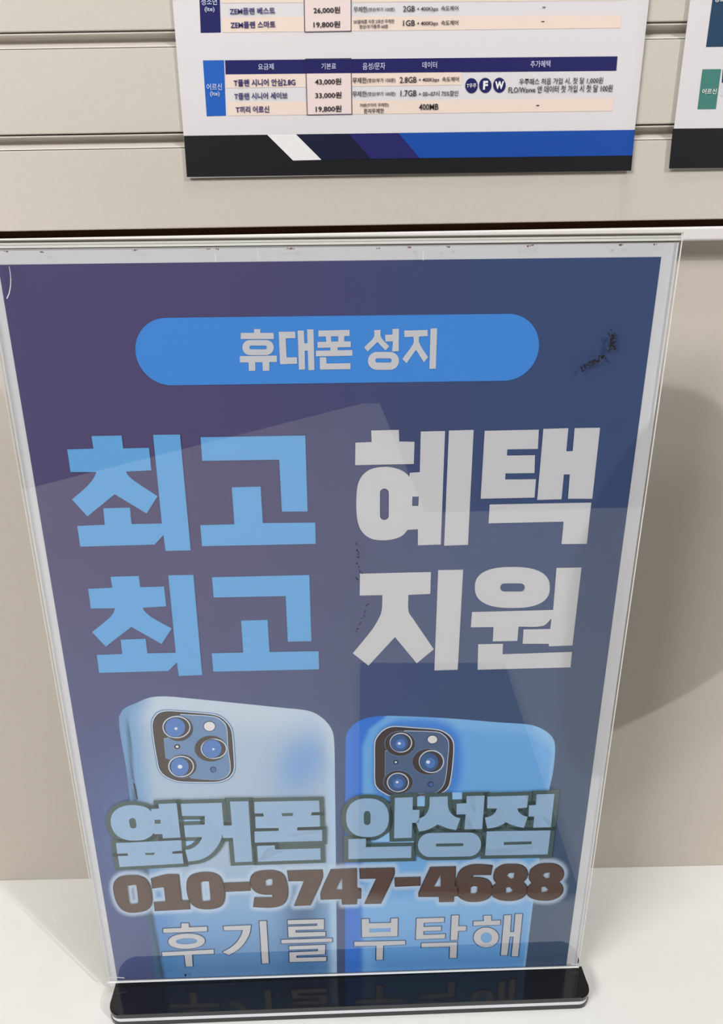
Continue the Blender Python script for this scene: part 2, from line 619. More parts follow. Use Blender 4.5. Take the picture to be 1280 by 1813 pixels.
def ink_phone_white(x, y):
    # x position of the long left edge of the back face at height y
    rail = np.interp(y, [1240, 1270, 1368, 1420, 1539, 1640, 1732], [240, 228, 237, 243, 262, 275, 292])
    right = np.interp(y, [1250, 1290, 1384, 1732], [560, 588, 593, 597])
    d = x - rail
    top = np.interp(x, [240, 290, 502, 575, 593], [1244, 1233, 1253, 1272, 1312])
    c = np.tile(ink(166, 183, 203), (len(x), 1))
    c = mixc(c, ink(196, 207, 220), 0.55 * (1 - smooth01(8, 75, y - top)))
    c = mixc(c, ink(112, 152, 196), 0.85 * (1 - smooth01(2, 44, d)))
    low = smooth01(1480, 1640, y)
    c = mixc(c, ink(118, 160, 204), low * 0.9)
    c = mixc(c, ink(86, 136, 194), 0.9 * low * (1 - smooth01(2, 60, d)))
    # blue shade patch right of the lens island and the dark band low on the right
    e = np.exp(-(((x - 535 + 0.25 * (y - 1350)) / 48) ** 2 + ((y - 1352) / 62) ** 2))
    c = mixc(c, ink(106, 150, 206), 0.8 * e * smooth01(-4, 26, right - x))
    b = smooth01(1545, 1600, y) * np.exp(-((x - 535) / 38) ** 2)
    c = mixc(c, ink(66, 100, 140), 0.92 * b)
    c = mixc(c, ink(78, 124, 176), 0.75 * smooth01(1600, 1720, y))  # lower fade darkened in the ink, partly for the base's dark reflection
    c = mixc(c, ink(170, 198, 226), 0.95 * (1 - smooth01(4, 20, right - x)) * smooth01(1300, 1420, y))
    # the left rail
    rc = mixc(np.tile(ink(112, 150, 192), (len(x), 1)), ink(70, 98, 128), smooth01(1300, 1600, y))
    rc = mixc(rc, ink(52, 68, 92), smooth01(-9, -1, d) * smooth01(1255, 1300, y) * 0.8)
    return rc * (1 - smooth01(-2, 2, d))[:, None] + c * smooth01(-2, 2, d)[:, None]


def ink_phone_blue(x, y):
    left = np.interp(y, [1270, 1290, 1322, 1725], [652, 624, 612, 611])
    right = np.interp(y, [1282, 1320, 1400, 1500, 1596, 1711], [945, 982, 972, 958, 944, 930])
    d = x - left
    c = np.tile(ink(108, 164, 218), (len(x), 1))
    c = mixc(c, ink(132, 184, 230), smooth01(1480, 1560, y) * 0.6)
    c = mixc(c, ink(84, 142, 204), smooth01(1600, 1720, y) * 0.8)
    c = mixc(c, ink(132, 182, 228), 0.8 * (1 - smooth01(8, 26, y - np.interp(x, [620, 690, 790, 940, 985], [1282, 1267, 1271, 1283, 1318]))))
    # soft blue halo around the lens island
    r = ((np.abs(x - 733) / 80) ** 3.2 + (np.abs(y - 1346) / 70) ** 3.2) ** (1 / 3.2) * 76 - 68
    c = mixc(c, ink(62, 122, 206), 0.85 * (1 - smooth01(2, 22, r)))
    c = mixc(c, ink(120, 176, 226), 0.7 * np.exp(-((d - 40) / 12) ** 2))
    c = mixc(c, ink(60, 116, 204), 1 - smooth01(24, 36, d))
    c = mixc(c, ink(150, 196, 236), 0.6 * (1 - smooth01(2, 7, right - x)))
    return c


def with_glow(c, x, y):
    """white airbrushed halo printed around the telephone number"""
    m = (y > 1500) & (y < 1650) & (x < 1030)
    if m.any():
        d = seg_dist(x[m], y[m], DIGIT_LOOPS)
        f = np.zeros(len(x))
        f[m] = 0.9 * (1 - smooth01(2.0, 12.0, d))
        c = mixc(c, ink(192, 209, 230), f)
    return c


def paint(me, n, func, glow=True):
    co = np.empty(n * 3)
    me.vertices.foreach_get('co', co)
    co = co.reshape(-1, 3)
    x, y = px_of(co[:, 0], co[:, 2])
    c = func(x, y)
    if glow:
        c = with_glow(c, x, y)
    at = me.color_attributes.new('ink', 'FLOAT_COLOR', 'POINT')
    at.data.foreach_set('color', np.hstack([np.clip(c, 0, 1), np.ones((n, 1))]).astype(np.float32).ravel())


# ground of the print: a fine grid
NX, NZ = 240, 360
us = np.linspace(-PW / 2, PW / 2, NX); vs = np.linspace(0.0012, PH, NZ)
V = [(u, -0.0001, v) for v in vs for u in us]
F = [(j * NX + i, j * NX + i + 1, (j + 1) * NX + i + 1, (j + 1) * NX + i) for j in range(NZ - 1) for i in range(NX - 1)]
me = bpy.data.meshes.new('printed_ground'); me.from_pydata(V, [], F); me.update()
paint(me, len(V), ink_ground)
link('printed_ground', me, M['print'], insert)


def inside(pts, poly):
    x, y = pts[:, 0], pts[:, 1]
    r = np.zeros(len(x), bool)
    for i in range(len(poly)):
        x1, y1 = poly[i - 1]; x2, y2 = poly[i]
        if y1 == y2:
            continue
        k = ((y1 > y) != (y2 > y)) & (x < (x2 - x1) * (y - y1) / (y2 - y1) + x1)
        r ^= k
    return r


def phone_picture(outline, func, layer, extra):
    loop = [S(p) for p in rounded(outline, limit=35, n=6)]
    dense = []
    for i in range(len(loop)):
        a, b = np.array(loop[i]), np.array(loop[(i + 1) % len(loop)])
        k = max(1, int(np.linalg.norm(b - a) / 0.0012))
        dense += [tuple(a + (b - a) * q / k) for q in range(k)]
    A = np.array(dense)
    st = 0.00115
    gx, gy = np.meshgrid(np.arange(A[:, 0].min(), A[:, 0].max(), st), np.arange(A[:, 1].min(), A[:, 1].max(), st))
    G = np.c_[gx.ravel(), gy.ravel()]
    G = G[inside(G, dense)]
    pts = [Vector(p) for p in dense] + [Vector(p) for p in G.tolist()]
    n = len(dense)
    vv, ee, ff, *_ = delaunay_2d_cdt(pts, [(i, (i + 1) % n) for i in range(n)], [], 1, 1e-7)
    me = bpy.data.meshes.new('phone_picture')
    me.from_pydata([(p.x, -layer, p.y) for p in vv], [], [tuple(f) for f in ff])
    me.update()
    paint(me, len(me.vertices), func)
    return link('phone_picture', me, M['print'], insert)


ph1 = phone_picture(P1, ink_phone_white, 0.0002, None)
ph1['label'] = 'picture of a pale white phone back'
ph2 = phone_picture(P2, ink_phone_blue, 0.0002, None)
ph2['label'] = 'picture of a sky blue phone back'


def imat(name, r, g, b, k=KI):
    return mat(name, rgb(r, g, b, k), 0.55, 0.25)


IC = {n: imat('ink_' + n, *c) for n, c in dict(
    brown=(74, 64, 60), plate=(104, 134, 172), plate_dark=(84, 102, 132), ring=(206, 216, 232), glass=(84, 122, 184), glass_dark=(70, 96, 138), spark=(240, 243, 250),
    flash=(214, 210, 210), navy=(48, 62, 96), dot=(76, 104, 160), rim_dark=(40, 46, 62), deep=(58, 74, 104),
    sky=(98, 158, 210), pill=(66, 131, 207), white=(190, 189, 194), pale=(142, 170, 199), green=(74, 92, 92), cocoa=(92, 72, 64), key=(38, 60, 100)).items()}
IMATS = list(IC.values())
IDX = {n: i for i, n in enumerate(IC)}


def camera_picture(ox, oy, k, ring, plate, lenses, flash, mic, dot, plate_ink, glass_ink, sparkle=1.0):
    st = [[], [], []]

    def add(pts, layer, n, sm=True):
        p = crop(ox, oy, k, pts)
        flat_add(st, [S(q) for q in (rounded(p) if sm else p)], (), layer, IDX[n])
    cx = sum(p[0] for p in ring) / len(ring); cy = sum(p[1] for p in ring) / len(ring)
    sc = lambda f: [(cx + (x - cx) * f, cy + (y - cy) * f) for x, y in ring]
    add(sc(1.045), 0.0003, 'plate')
    add(sc(1.02), 0.00035, 'ring')
    add(sc(0.995), 0.0004, 'rim_dark')
    add(sc(0.975), 0.00045, 'brown')
    add([(x + 2, y - 2) for x, y in plate], 0.0005, 'ring')
    add([(cx + (x - cx) * 0.987, cy + (y - cy) * 0.987) for x, y in plate], 0.00055, plate_ink)
    for (sx, sy, srx, sry, rx_, ry_, rrx, rry, gx, gy, grx, gry, hx, hy, hr) in lenses:
        add(ell(sx, sy, srx + 6, sry + 6, n=36), 0.0006, 'plate')
        add(ell(sx, sy, srx, sry, n=36), 0.00065, 'brown')
        add(ell(rx_, ry_, rrx, rry, n=36), 0.0007, 'ring')
        add(ell(rx_, ry_, rrx - 12, rry - 12, n=36), 0.00075, 'brown')
        add(ell(gx, gy, grx + 4, gry + 4, n=36), 0.0008, 'deep')
        add(ell(gx, gy, grx - 4, gry - 4, n=36), 0.00085, glass_ink)
        add(ell(gx + grx * 0.1, gy + gry * 0.1, grx * 0.55, gry * 0.55, n=24), 0.00088, 'glass')
        add(ell(hx, hy, hr, hr * 0.85, n=12), 0.0009, 'spark')
    add(ell(*flash[:2], flash[2] + 8, flash[3] + 8), 0.0006, 'navy'); add(ell(*flash), 0.00065, 'flash')
    add(ell(*mic), 0.0006, 'rim_dark'); add(ell(mic[0], mic[1], mic[2] * .5, mic[3] * .5), 0.00065, 'spark')
    add(ell(*dot), 0.0006, 'navy'); add(ell(dot[0] + 4, dot[1] + 2, dot[2] * .7, dot[3] * .7), 0.00065, 'dot')
    return flat_obj('camera_picture', st, IMATS, insert)


camera_picture(250, 1230, 6.4,
               [(130, 330), (150, 260), (200, 205), (280, 182), (400, 185), (600, 200), (820, 222), (900, 252), (960, 302), (1005, 360), (1027, 430), (1042, 600), (1052, 800), (1040, 870), (1000, 925), (930, 965), (850, 982), (600, 983), (430, 975), (330, 945), (250, 895), (205, 830), (185, 740), (160, 600), (135, 420)],
               [(255, 490), (480, 470), (440, 215), (820, 240), (905, 280), (965, 350), (985, 600), (1012, 850), (960, 930), (850, 962), (560, 942), (480, 800), (276, 715)],
               [(430, 375, 160, 142, 402, 358, 158, 126, 388, 360, 115, 108, 397, 372, 18),
                (790, 602, 182, 146, 825, 603, 148, 115, 805, 600, 110, 104, 820, 605, 14),
                (470, 800, 158, 130, 455, 803, 145, 120, 440, 805, 104, 104, 443, 803, 26)],
               (775, 350, 62, 52), (410, 580, 34, 28), (818, 840, 36, 36), 'plate', 'glass')
camera_picture(640, 1270, 6.4,
               [(155, 280), (180, 220), (240, 152), (320, 110), (400, 103), (600, 118), (860, 140), (950, 175), (1010, 230), (1038, 300), (1030, 500), (1005, 700), (975, 790), (920, 840), (820, 872), (650, 885), (330, 880), (260, 850), (190, 800), (157, 740), (152, 500)],
               [(265, 370), (450, 420), (480, 145), (860, 160), (930, 195), (985, 270), (975, 480), (945, 720), (890, 815), (800, 860), (450, 866), (420, 640), (262, 660)],
               [(435, 290, 170, 138, 445, 278, 127, 112, 430, 280, 100, 95, 427, 285, 18),
                (755, 495, 180, 146, 790, 492, 143, 130, 765, 495, 105, 104, 752, 495, 22),
                (415, 725, 165, 130, 412, 728, 125, 110, 405, 728, 100, 95, 402, 722, 16)],
               (802, 243, 54, 44), (388, 500, 28, 24), (782, 750, 34, 32), 'plate_dark', 'glass_dark')

# side button on the white phone's rail
st = [[], [], []]
flat_add(st, [S(p) for p in rounded([(226.5, 1380), (230, 1378), (236, 1381), (241, 1392), (245, 1414), (241, 1416), (237, 1398), (231, 1392)])], (), 0.0003, IDX['plate'])
flat_add(st, [S(p) for p in rounded([(235, 1383), (239, 1388), (244, 1414), (241.5, 1414), (238, 1396)])], (), 0.0004, IDX['rim_dark'])
flat_obj('button_picture', st, IMATS, insert)

# pill badge with its lettering ------------------------------------------------
ul, vl = S((240, 622)); ur, vr = S((954, 613)); _, vt = S((600, 559)); _, vb = S((600, 678))
pr = (vt - vb) / 2
vm = (vt + vb) / 2
sl = (vr - vl) / (ur - ul)
cmid = (ul + ur) / 2
st = [[], [], []]
pp = []
for i in range(25):
    a = -math.pi / 2 + math.pi * i / 24
    pp.append((ur - pr + pr * math.cos(a), vm + pr * math.sin(a)))
for i in range(25):
    a = math.pi / 2 + math.pi * i / 24
    pp.append((ul + pr + pr * math.cos(a), vm + pr * math.sin(a)))
pp = [(u, v + sl * (u - cmid)) for u, v in pp]
flat_add(st, pp, (), 0.0003, 0)
flat_obj('pill_badge', st, [IC['pill']], insert)

B = lambda p: crop(420, 570, 3.4595, p)
BADGE = [
    B([(22, 66), (103, 66), (103, 43), (142, 43), (142, 66), (224, 66), (224, 104), (22, 104)]),
    (B(stad(32, 224, 110, 202)), [B(stad(75, 182, 144, 167))]),
    B([(17, 208), (243, 205), (243, 245), (197, 245), (197, 298), (157, 299), (155, 246), (111, 246), (111, 298), (72, 299), (70, 247), (17, 247)]),
    B([(254, 60), (355, 58), (356, 98), (297, 100), (303, 217), (366, 215), (367, 255), (263, 258)]),
    B([(370, 52), (408, 52), (411, 130), (430, 130), (428, 45), (467, 45), (473, 293), (436, 295), (432, 175), (413, 175), (415, 290), (378, 291)]),
    (B([(497, 52), (688, 48), (688, 85), (655, 86), (656, 119), (695, 118), (695, 153), (615, 155), (615, 173), (705, 171), (705, 206), (482, 210), (482, 175), (570, 174), (570, 156), (492, 158), (492, 122), (545, 121), (542, 88), (497, 89)]),
     [B([(574, 88), (618, 87), (618, 119), (576, 120)])]),
    B([(505, 216), (545, 215), (547, 254), (693, 251), (693, 288), (507, 291)]),
    B([(838, 50), (877, 48), (880, 92), (930, 148), (908, 174), (858, 122), (798, 180), (777, 154), (836, 92)]),
    B([(950, 42), (990, 41), (988, 178), (948, 180), (953, 118), (907, 119), (905, 78), (950, 77)]),
    (B(stad(800, 990, 183, 292)), [B(stad(845, 945, 222, 248))]),
    B([(1022, 52), (1165, 48), (1166, 86), (1113, 88), (1113, 125), (1168, 216), (1142, 246), (1094, 170), (1036, 252), (1010, 226), (1078, 130), (1078, 90), (1023, 92)]),
    B([(1183, 40), (1224, 38), (1215, 285), (1176, 286)]),
]
st = [[], [], []]
glyphs(st, BADGE, 0.0005)
flat_obj('badge_lettering', st, [IC['white']], insert)

# four big words -------------------------------------------------------------------
A5 = lambda p: crop(100, 740, 2.3704, p)
A6 = lambda p: crop(600, 740, 2.3704, p)
BLUE_WORDS = [
    A5([(148, 75), (274, 73), (281, 127), (389, 124), (399, 219), (292, 224), (303, 242), (335, 268), (425, 327), (379, 400), (245, 319), (131, 412), (66, 341), (130, 285), (158, 250), (168, 226), (60, 226), (46, 131), (156, 128)]),
    A5([(197, 378), (309, 375), (316, 444), (443, 442), (406, 70), (519, 69), (564, 554), (458, 557), (450, 490), (412, 530), (101, 539), (88, 452), (204, 447)]),
    A5([(605, 80), (1044, 73), (1054, 391), (946, 392), (935, 174), (612, 179)]),
    A5([(736, 290), (857, 287), (866, 440), (1086, 438), (1088, 527), (611, 537), (604, 449), (747, 445)]),
    A5([(228, 665), (346, 662), (352, 709), (452, 706), (461, 789), (362, 795), (373, 812), (402, 836), (484, 882), (442, 947), (315, 875), (208, 958), (150, 897), (205, 853), (236, 823), (247, 797), (145, 798), (134, 716), (235, 711)]),
    A5([(270, 929), (375, 925), (382, 986), (501, 984), (470, 659), (575, 657), (612, 1077), (514, 1081), (506, 1024), (469, 1060), (180, 1068), (170, 993), (277, 989)]),
    A5([(653, 667), (1061, 658), (1070, 935), (971, 937), (962, 746), (660, 752)]),
    A5([(775, 849), (886, 846), (894, 981), (1100, 977), (1102, 1053), (658, 1063), (652, 986), (784, 983)]),
]
WHITE_WORDS = [
    A6([(135, 52), (251, 49), (253, 98), (317, 99), (314, 192), (68, 197), (69, 103), (137, 100)]),
    (A6([(190, 204), (225, 207), (260, 218), (283, 233), (295, 246), (297, 229), (339, 226), (343, 56), (445, 54), (427, 530), (331, 533), (331, 466), (288, 468), (265, 493), (225, 508), (180, 512), (135, 505), (100, 480), (80, 440), (73, 380), (74, 320), (82, 270), (105, 233), (140, 212)]),
     [A6(stad(172, 209, 295, 427)), A6([(308, 329), (335, 329), (333, 368), (307, 368)])]),
    A6([(461, 52), (565, 49), (541, 531), (441, 535)]),
    A6([(611, 53), (838, 48), (834, 129), (706, 131), (704, 157), (822, 155), (820, 230), (698, 232), (697, 257), (826, 256), (820, 333), (594, 338)]),
    A6([(857, 45), (962, 42), (953, 139), (980, 138), (988, 42), (1095, 40), (1062, 338), (960, 338), (968, 236), (943, 236), (933, 340), (831, 343)]),
    A6([(632, 362), (1058, 354), (1039, 527), (933, 528), (942, 434), (627, 441)]),
    A6([(88, 652), (386, 645), (383, 737), (291, 741), (292, 810), (310, 840), (398, 969), (326, 1028), (235, 918), (124, 1038), (58, 986), (140, 885), (172, 830), (180, 800), (182, 742), (87, 744)]),
    A6([(416, 637), (521, 635), (498, 1055), (400, 1058)]),
    (A6(ell(727, 710, 157, 86, 2.5)), [A6(stad(676, 779, 693, 727))]),
    A6([(558, 813), (898, 804), (912, 628), (1017, 626), (979, 953), (881, 957), (879, 946), (770, 946), (774, 886), (886, 884), (891, 840), (855, 871), (753, 874), (748, 934), (645, 936), (648, 876), (553, 877)]),
    A6([(584, 948), (688, 946), (686, 990), (977, 980), (971, 1045), (581, 1055)]),
]
st = [[], [], []]
glyphs(st, BLUE_WORDS, 0.0004)
flat_obj('headline_lettering', st, [IC['sky']], insert)['label'] = 'sky blue headline words'
st = [[], [], []]
glyphs(st, WHITE_WORDS, 0.0004)
flat_obj('headline_lettering', st, [IC['white']], insert)['label'] = 'white headline words'

# shop name with a dark green outline ---------------------------------------------------
S1 = lambda p: crop(180, 1390, 5.818, p)
S2 = lambda p: crop(380, 1390, 5.818, p)
S4 = lambda p: crop(590, 1380, 5.818, p)
S5 = lambda p: crop(780, 1380, 5.818, p)
SHOP = [
    (S1([(515, 262), (480, 225), (420, 203), (330, 191), (240, 200), (160, 235), (115, 285), (98, 345), (105, 410), (140, 480), (200, 527), (280, 553), (350, 557), (430, 550), (490, 525), (525, 497), (540, 475), (548, 492), (628, 490), (634, 533), (815, 525), (775, 172), (590, 180), (594, 226), (513, 233)]),
     [S1([(300, 330), (325, 324), (345, 332), (355, 352), (362, 405), (355, 425), (335, 430), (310, 427), (298, 410), (288, 350)]), S1([(548, 344), (610, 342), (612, 382), (552, 384)])]),
    (S1([(152, 582), (822, 552), (830, 660), (735, 668), (728, 692), (834, 688), (846, 792), (190, 828), (172, 716), (278, 712), (270, 688), (166, 692)]),
     [S1([(450, 684), (552, 680), (545, 703), (460, 706)])]),
    S2([(-346, 178), (76, 167), (95, 402), (180, 400), (160, 155), (348, 152), (390, 772), (212, 780), (190, 528), (88, 530), (82, 485), (70, 540), (40, 602), (-10, 668), (-70, 718), (-150, 755), (-270, 772), (-299, 652), (-244, 643), (-184, 608), (-144, 562), (-124, 520), (-299, 522), (-312, 400), (-99, 392), (-99, 303), (-332, 303)]),
    (S2([(410, 158), (1075, 145), (1082, 262), (1000, 266), (992, 298), (1083, 296), (1086, 412), (852, 420), (850, 452), (1107, 447), (1108, 560), (415, 577), (412, 464), (662, 456), (660, 426), (425, 430), (420, 310), (510, 308), (500, 276), (414, 278)]),
     [S2([(690, 275), (808, 272), (806, 302), (697, 305)])]),
    S2([(438, 612), (618, 605), (625, 648), (1088, 636), (1092, 752), (450, 774)]),
    (S4(ell(351, 380, 219, 199, 2.35)), [S4(stad(314, 382, 310, 455))]),
    S4([(632, 175), (817, 168), (815, 300), (885, 298), (882, 432), (810, 432), (806, 585), (625, 592)]),
    S4([(155, 600), (335, 595), (335, 682), (802, 672), (800, 792), (155, 805)]),
    S4([(990, 166), (1175, 160), (1180, 270), (1205, 328), (1250, 368), (1305, 385), (1262, 508), (1180, 490), (1120, 467), (1072, 450), (1000, 490), (940, 512), (880, 520), (850, 430), (885, 390), (938, 360), (973, 310), (988, 260)]),
    S5([(265, 158), (450, 152), (425, 495), (242, 500), (255, 345), (160, 347), (162, 235), (262, 230)]),
    (S4([(x, y - (x - 1194) * 0.0154) for x, y in stad(870, 1518, 535, 780)]), [S4([(x, y - (x - 1194) * 0.0154) for x, y in stad(1052, 1338, 644, 674)])]),
    S5([(478, 162), (900, 150), (885, 275), (785, 285), (802, 322), (837, 353), (892, 370), (853, 485), (780, 470), (720, 450), (668, 425), (620, 455), (550, 480), (475, 490), (452, 378), (510, 363), (555, 330), (578, 285), (475, 283)]),
    S5([(983, 140), (1167, 135), (1130, 478), (948, 482), (960, 368), (900, 367), (905, 252), (975, 250)]),
    (S5([(472, 520), (1127, 510), (1097, 757), (455, 768)]), [S5([(648, 630), (933, 622), (930, 652), (645, 660)])]),
]
st = [[], [], []]
OUTW = 0.00265
for it in SHOP:
    outer = it[0] if isinstance(it, tuple) else it
    loop = [S(p) for p in rounded(outer)]
    flat_add(st, loop, (), 0.0010, 1)
    for q in grow(loop, OUTW):
        flat_add(st, [tuple(p) for p in q], (), 0.0010, 1)
glyphs(st, SHOP, 0.0011, 0)
# gaps inside the outline where the phone pictures show through
for g in (S1([(848, 345), (1020, 342), (1020, 353), (850, 357)]), S1([(870, 565), (960, 562), (925, 595), (875, 612)]),
          S4([(380, 630), (440, 612), (500, 580), (575, 528), (578, 628)]), S4([(580, 628), (830, 622), (828, 632), (580, 636)]),
          S4([(862, 165), (942, 165), (940, 262), (862, 262)]), S5([(118, 120), (218, 120), (216, 190), (118, 190)])):
    flat_add(st, [S(p) for p in g], (), 0.0011, 2)
flat_obj('shop_name_lettering', st, [IC['pale'], IC['green'], imat('ink_phone_gap', 140, 182, 220)], insert)['label'] = 'pale blue shop name with dark green outline'

# telephone number ------------------------------------------------------------------------
st = [[], [], []]
for o, hs in DIGITS:
    loop = [S(p) for p in rounded(o)]
    for q in grow(loop, 0.00045):
        flat_add(st, [tuple(p) for p in q], (), 0.0006, 1)
glyphs(st, DIGITS, 0.0007, 0)
flat_obj('phone_number_lettering', st, [IC['cocoa'], imat('ink_umber', 52, 42, 40)], insert)['label'] = 'dark brown telephone number'

# request line ----------------------------------------------------------------------------
Q1 = lambda p: crop(280, 1610, 3.8788, p)
Q2 = lambda p: crop(610, 1600, 3.8788, p)
REQUEST = [
    Q1([(160, 92), (210, 91), (212, 119), (336, 114), (337, 146), (37, 157), (36, 128), (160, 123)]),
    (Q1(ell(196, 214, 125, 52, 2.1, rot=-0.03)), [Q1(ell(196, 214, 73, 21, 2.1, rot=-0.03))]),
    Q1([(28, 290), (382, 271), (383, 300), (233, 306), (238, 388), (191, 388), (182, 310), (30, 318)]),
    Q1([(450, 112), (637, 104), (628, 160), (600, 215), (565, 258), (525, 288), (485, 310), (445, 288), (500, 257), (545, 215), (572, 170), (583, 138), (453, 140)]),
    Q1([(696, 77), (743, 75), (760, 365), (714, 367)]),
    Q1([(890, 70), (1139, 63), (1138, 132), (943, 137), (944, 155), (1148, 150), (1148, 178), (896, 187), (892, 115), (1092, 108), (1092, 92), (891, 98)]),
    Q1([(846, 205), (1194, 194), (1195, 218), (847, 229)]),
    Q1([(900, 248), (1147, 239), (1146, 303), (948, 312), (950, 328), (1155, 322), (1153, 350), (903, 357), (901, 290), (1098, 282), (1098, 265), (901, 272)]),
    (Q2([(118, 102), (167, 100), (168, 130), (318, 127), (319, 98), (365, 95), (362, 218), (120, 225)]), [Q2([(170, 165), (317, 162), (315, 188), (170, 192)])]),
    Q2([(67, 257), (415, 250), (416, 275), (265, 282), (262, 380), (218, 381), (219, 284), (68, 287)]),
    Q2([(495, 97), (683, 91), (682, 121), (543, 126), (541, 155), (663, 151), (661, 179), (541, 184), (540, 210), (690, 204), (688, 233), (489, 240)]),
    Q2([(735, 77), (783, 75), (779, 150), (835, 150), (833, 180), (778, 183), (774, 243), (728, 245)]),
    Q2([(528, 267), (772, 260), (768, 367), (721, 368), (724, 290), (528, 295)]),
    Q2([(955, 78), (1005, 77), (1006, 113), (1068, 110), (1067, 140), (884, 146), (885, 117), (956, 114)]),
    (Q2(ell(971, 227, 85, 68)), [Q2(ell(972, 228, 38, 36))]),
    Q2([(1096, 75), (1142, 74), (1135, 190), (1163, 190), (1172, 67), (1220, 66), (1190, 357), (1145, 355), (1160, 222), (1133, 222), (1116, 350), (1072, 348)]),
]
st = [[], [], []]
for it in REQUEST:
    outer = it[0] if isinstance(it, tuple) else it
    loop = [S(p) for p in rounded(outer)]
    for q in grow(loop, 0.00055):
        flat_add(st, [tuple(p) for p in q], (), 0.0004, 1)
glyphs(st, REQUEST, 0.0005, 0)
flat_obj('request_lettering', st, [IC['white'], IC['key']], insert)['label'] = 'white request line with thin dark outline'

# wear on the clear sleeve: ink scuffs, grime specks along the top, hairline cracks ------------
M['scuff'] = mat('black_ink_scuff', rgb(28, 26, 30), 0.7)
M['grime'] = mat('brown_grime', rgb(120, 92, 66), 0.8)
M['hair'] = mat('white_crack', rgb(222, 222, 230), 0.4)
FR = 0.0024


def blotch(px, py, r, mi, seed):
    rnd = random.Random(seed)
    n = 7
    pts = [(px + r * (0.6 + 0.8 * rnd.random()) * math.cos(2 * math.pi * i / n), py + r * (0.6 + 0.8 * rnd.random()) * math.sin(2 * math.pi * i / n)) for i in range(n)]
    flat_add(st, [S(p) for p in pts], (), FR, mi)


def wear(name, label, m):
    o = flat_obj(name, st, [m, m], front_sheet)
    o['label'] = label


def scatter_path(path, width, count, rmin, rmax, mi, seed):
    rnd = random.Random(seed)
    for i in range(count):
        k = rnd.random() * (len(path) - 1)
        j = int(k); f = k - j
        x = path[j][0] * (1 - f) + path[j + 1][0] * f + rnd.gauss(0, width)
        y = path[j][1] * (1 - f) + path[j + 1][1] * f + rnd.gauss(0, width)
        blotch(x, y, rmin + (rmax - rmin) * rnd.random(), mi, seed * 1000 + i)


st = [[], [], []]
scatter_path([(1081, 590), (1082, 605), (1078, 618)], 3.2, 80, 0.7, 2.1, 0, 1)
scatter_path([(1066, 628), (1056, 635), (1040, 643), (1026, 652)], 2.6, 75, 0.7, 2.0, 0, 2)
scatter_path([(1012, 652), (1085, 590)], 3.0, 10, 0.6, 1.0, 0, 3)
wear('scuff_mark', 'black curved ink scuff at the upper right', M['scuff'])
st = [[], [], []]
for cx, cy in ((632, 960), (634, 972), (637, 984), (635, 997), (638, 1008), (632, 1020)):
    scatter_path([(cx - 4, cy - 3), (cx + 1, cy + 3)], 1.0, 7, 0.5, 1.2, 0, int(cx * cy))
wear('scuff_mark', 'row of small black ticks', M['scuff'])
st = [[], [], []]
for cx, cy in ((652, 1066), (648, 1078), (644, 1088), (638, 1100), (632, 1112)):
    scatter_path([(cx - 3, cy + 3), (cx + 2, cy - 3)], 0.8, 5, 0.5, 1.0, 0, int(cx * cy))
wear('scuff_mark', 'slanted row of small black ticks', M['scuff'])
st = [[], [], []]
scatter_path([(329, 1718), (331, 1724)], 0.8, 9, 0.6, 1.4, 0, 9)
wear('scuff_mark', 'small black speck near the base', M['scuff'])
for i, (x, y) in enumerate(((14, 445), (78, 446), (240, 443), (244, 443), (372, 441), (386, 441), (512, 440), (518, 440), (668, 439.5), (724, 438), (791, 437), (933, 436), (938, 434), (1093, 434), (1096, 433), (1156, 433))):
    st = [[], [], []]
    scatter_path([(x - 3, y), (x + 3, y)], 0.6, 8, 0.5, 1.3, 1, 40 + i)
    wear('grime_speck', 'brown grime speck on the top rim', M['grime'])


def stroke(path, w0, w1):
    global st
    st = [[], [], []]
    n = len(path)
    L, R = [], []
    for i in range(n):
        a, b = path[max(0, i - 1)], path[min(n - 1, i + 1)]
        d = np.array(b, float) - np.array(a, float); d /= np.linalg.norm(d)
        w = w0 + (w1 - w0) * i / (n - 1)
        L.append((path[i][0] - d[1] * w, path[i][1] + d[0] * w)); R.append((path[i][0] + d[1] * w, path[i][1] - d[0] * w))
    flat_add(st, [S(p) for p in L + R[::-1]], (), FR, 0)
    wear('crack_line', 'fine white crack', M['hair'])


stroke([(20, 471), (22, 482), (23, 494), (22.5, 506), (20, 519), (16, 528)], 0.4, 1.0)
stroke([(192, 1723), (206, 1723.8), (222, 1725)], 0.5, 0.8)
stroke([(1009, 1701), (1016, 1701.3), (1022, 1701.5)], 1.4, 1.4)
stroke([(456, 437), (457, 447), (461, 459)], 0.4, 0.6)
stroke([(380, 447), (383, 455), (383, 463)], 0.5, 0.8)
stroke([(748, 437), (748, 461)], 0.4, 0.5)
stroke([(100, 1622), (101, 1624), (101.5, 1624.5)], 0.9, 0.9)


# ------------------------------------------------------------------ price list posters
YP = YS - 0.0016


def text_mesh(body, bold=0.0):
    c = bpy.data.curves.new('t', 'FONT')
    c.body = body
    c.resolution_u = 2
    c.offset = bold
    o = bpy.data.objects.new('t', c)
    COL.objects.link(o)
    dg = bpy.context.evaluated_depsgraph_get()
    dg.update()
    me = bpy.data.meshes.new_from_object(o.evaluated_get(dg))
    V = np.array([v.co[:] for v in me.vertices]); F = [tuple(p.vertices) for p in me.polygons]
    bpy.data.objects.remove(o)
    bpy.data.curves.remove(c)
    bpy.data.meshes.remove(me)
    return V, F


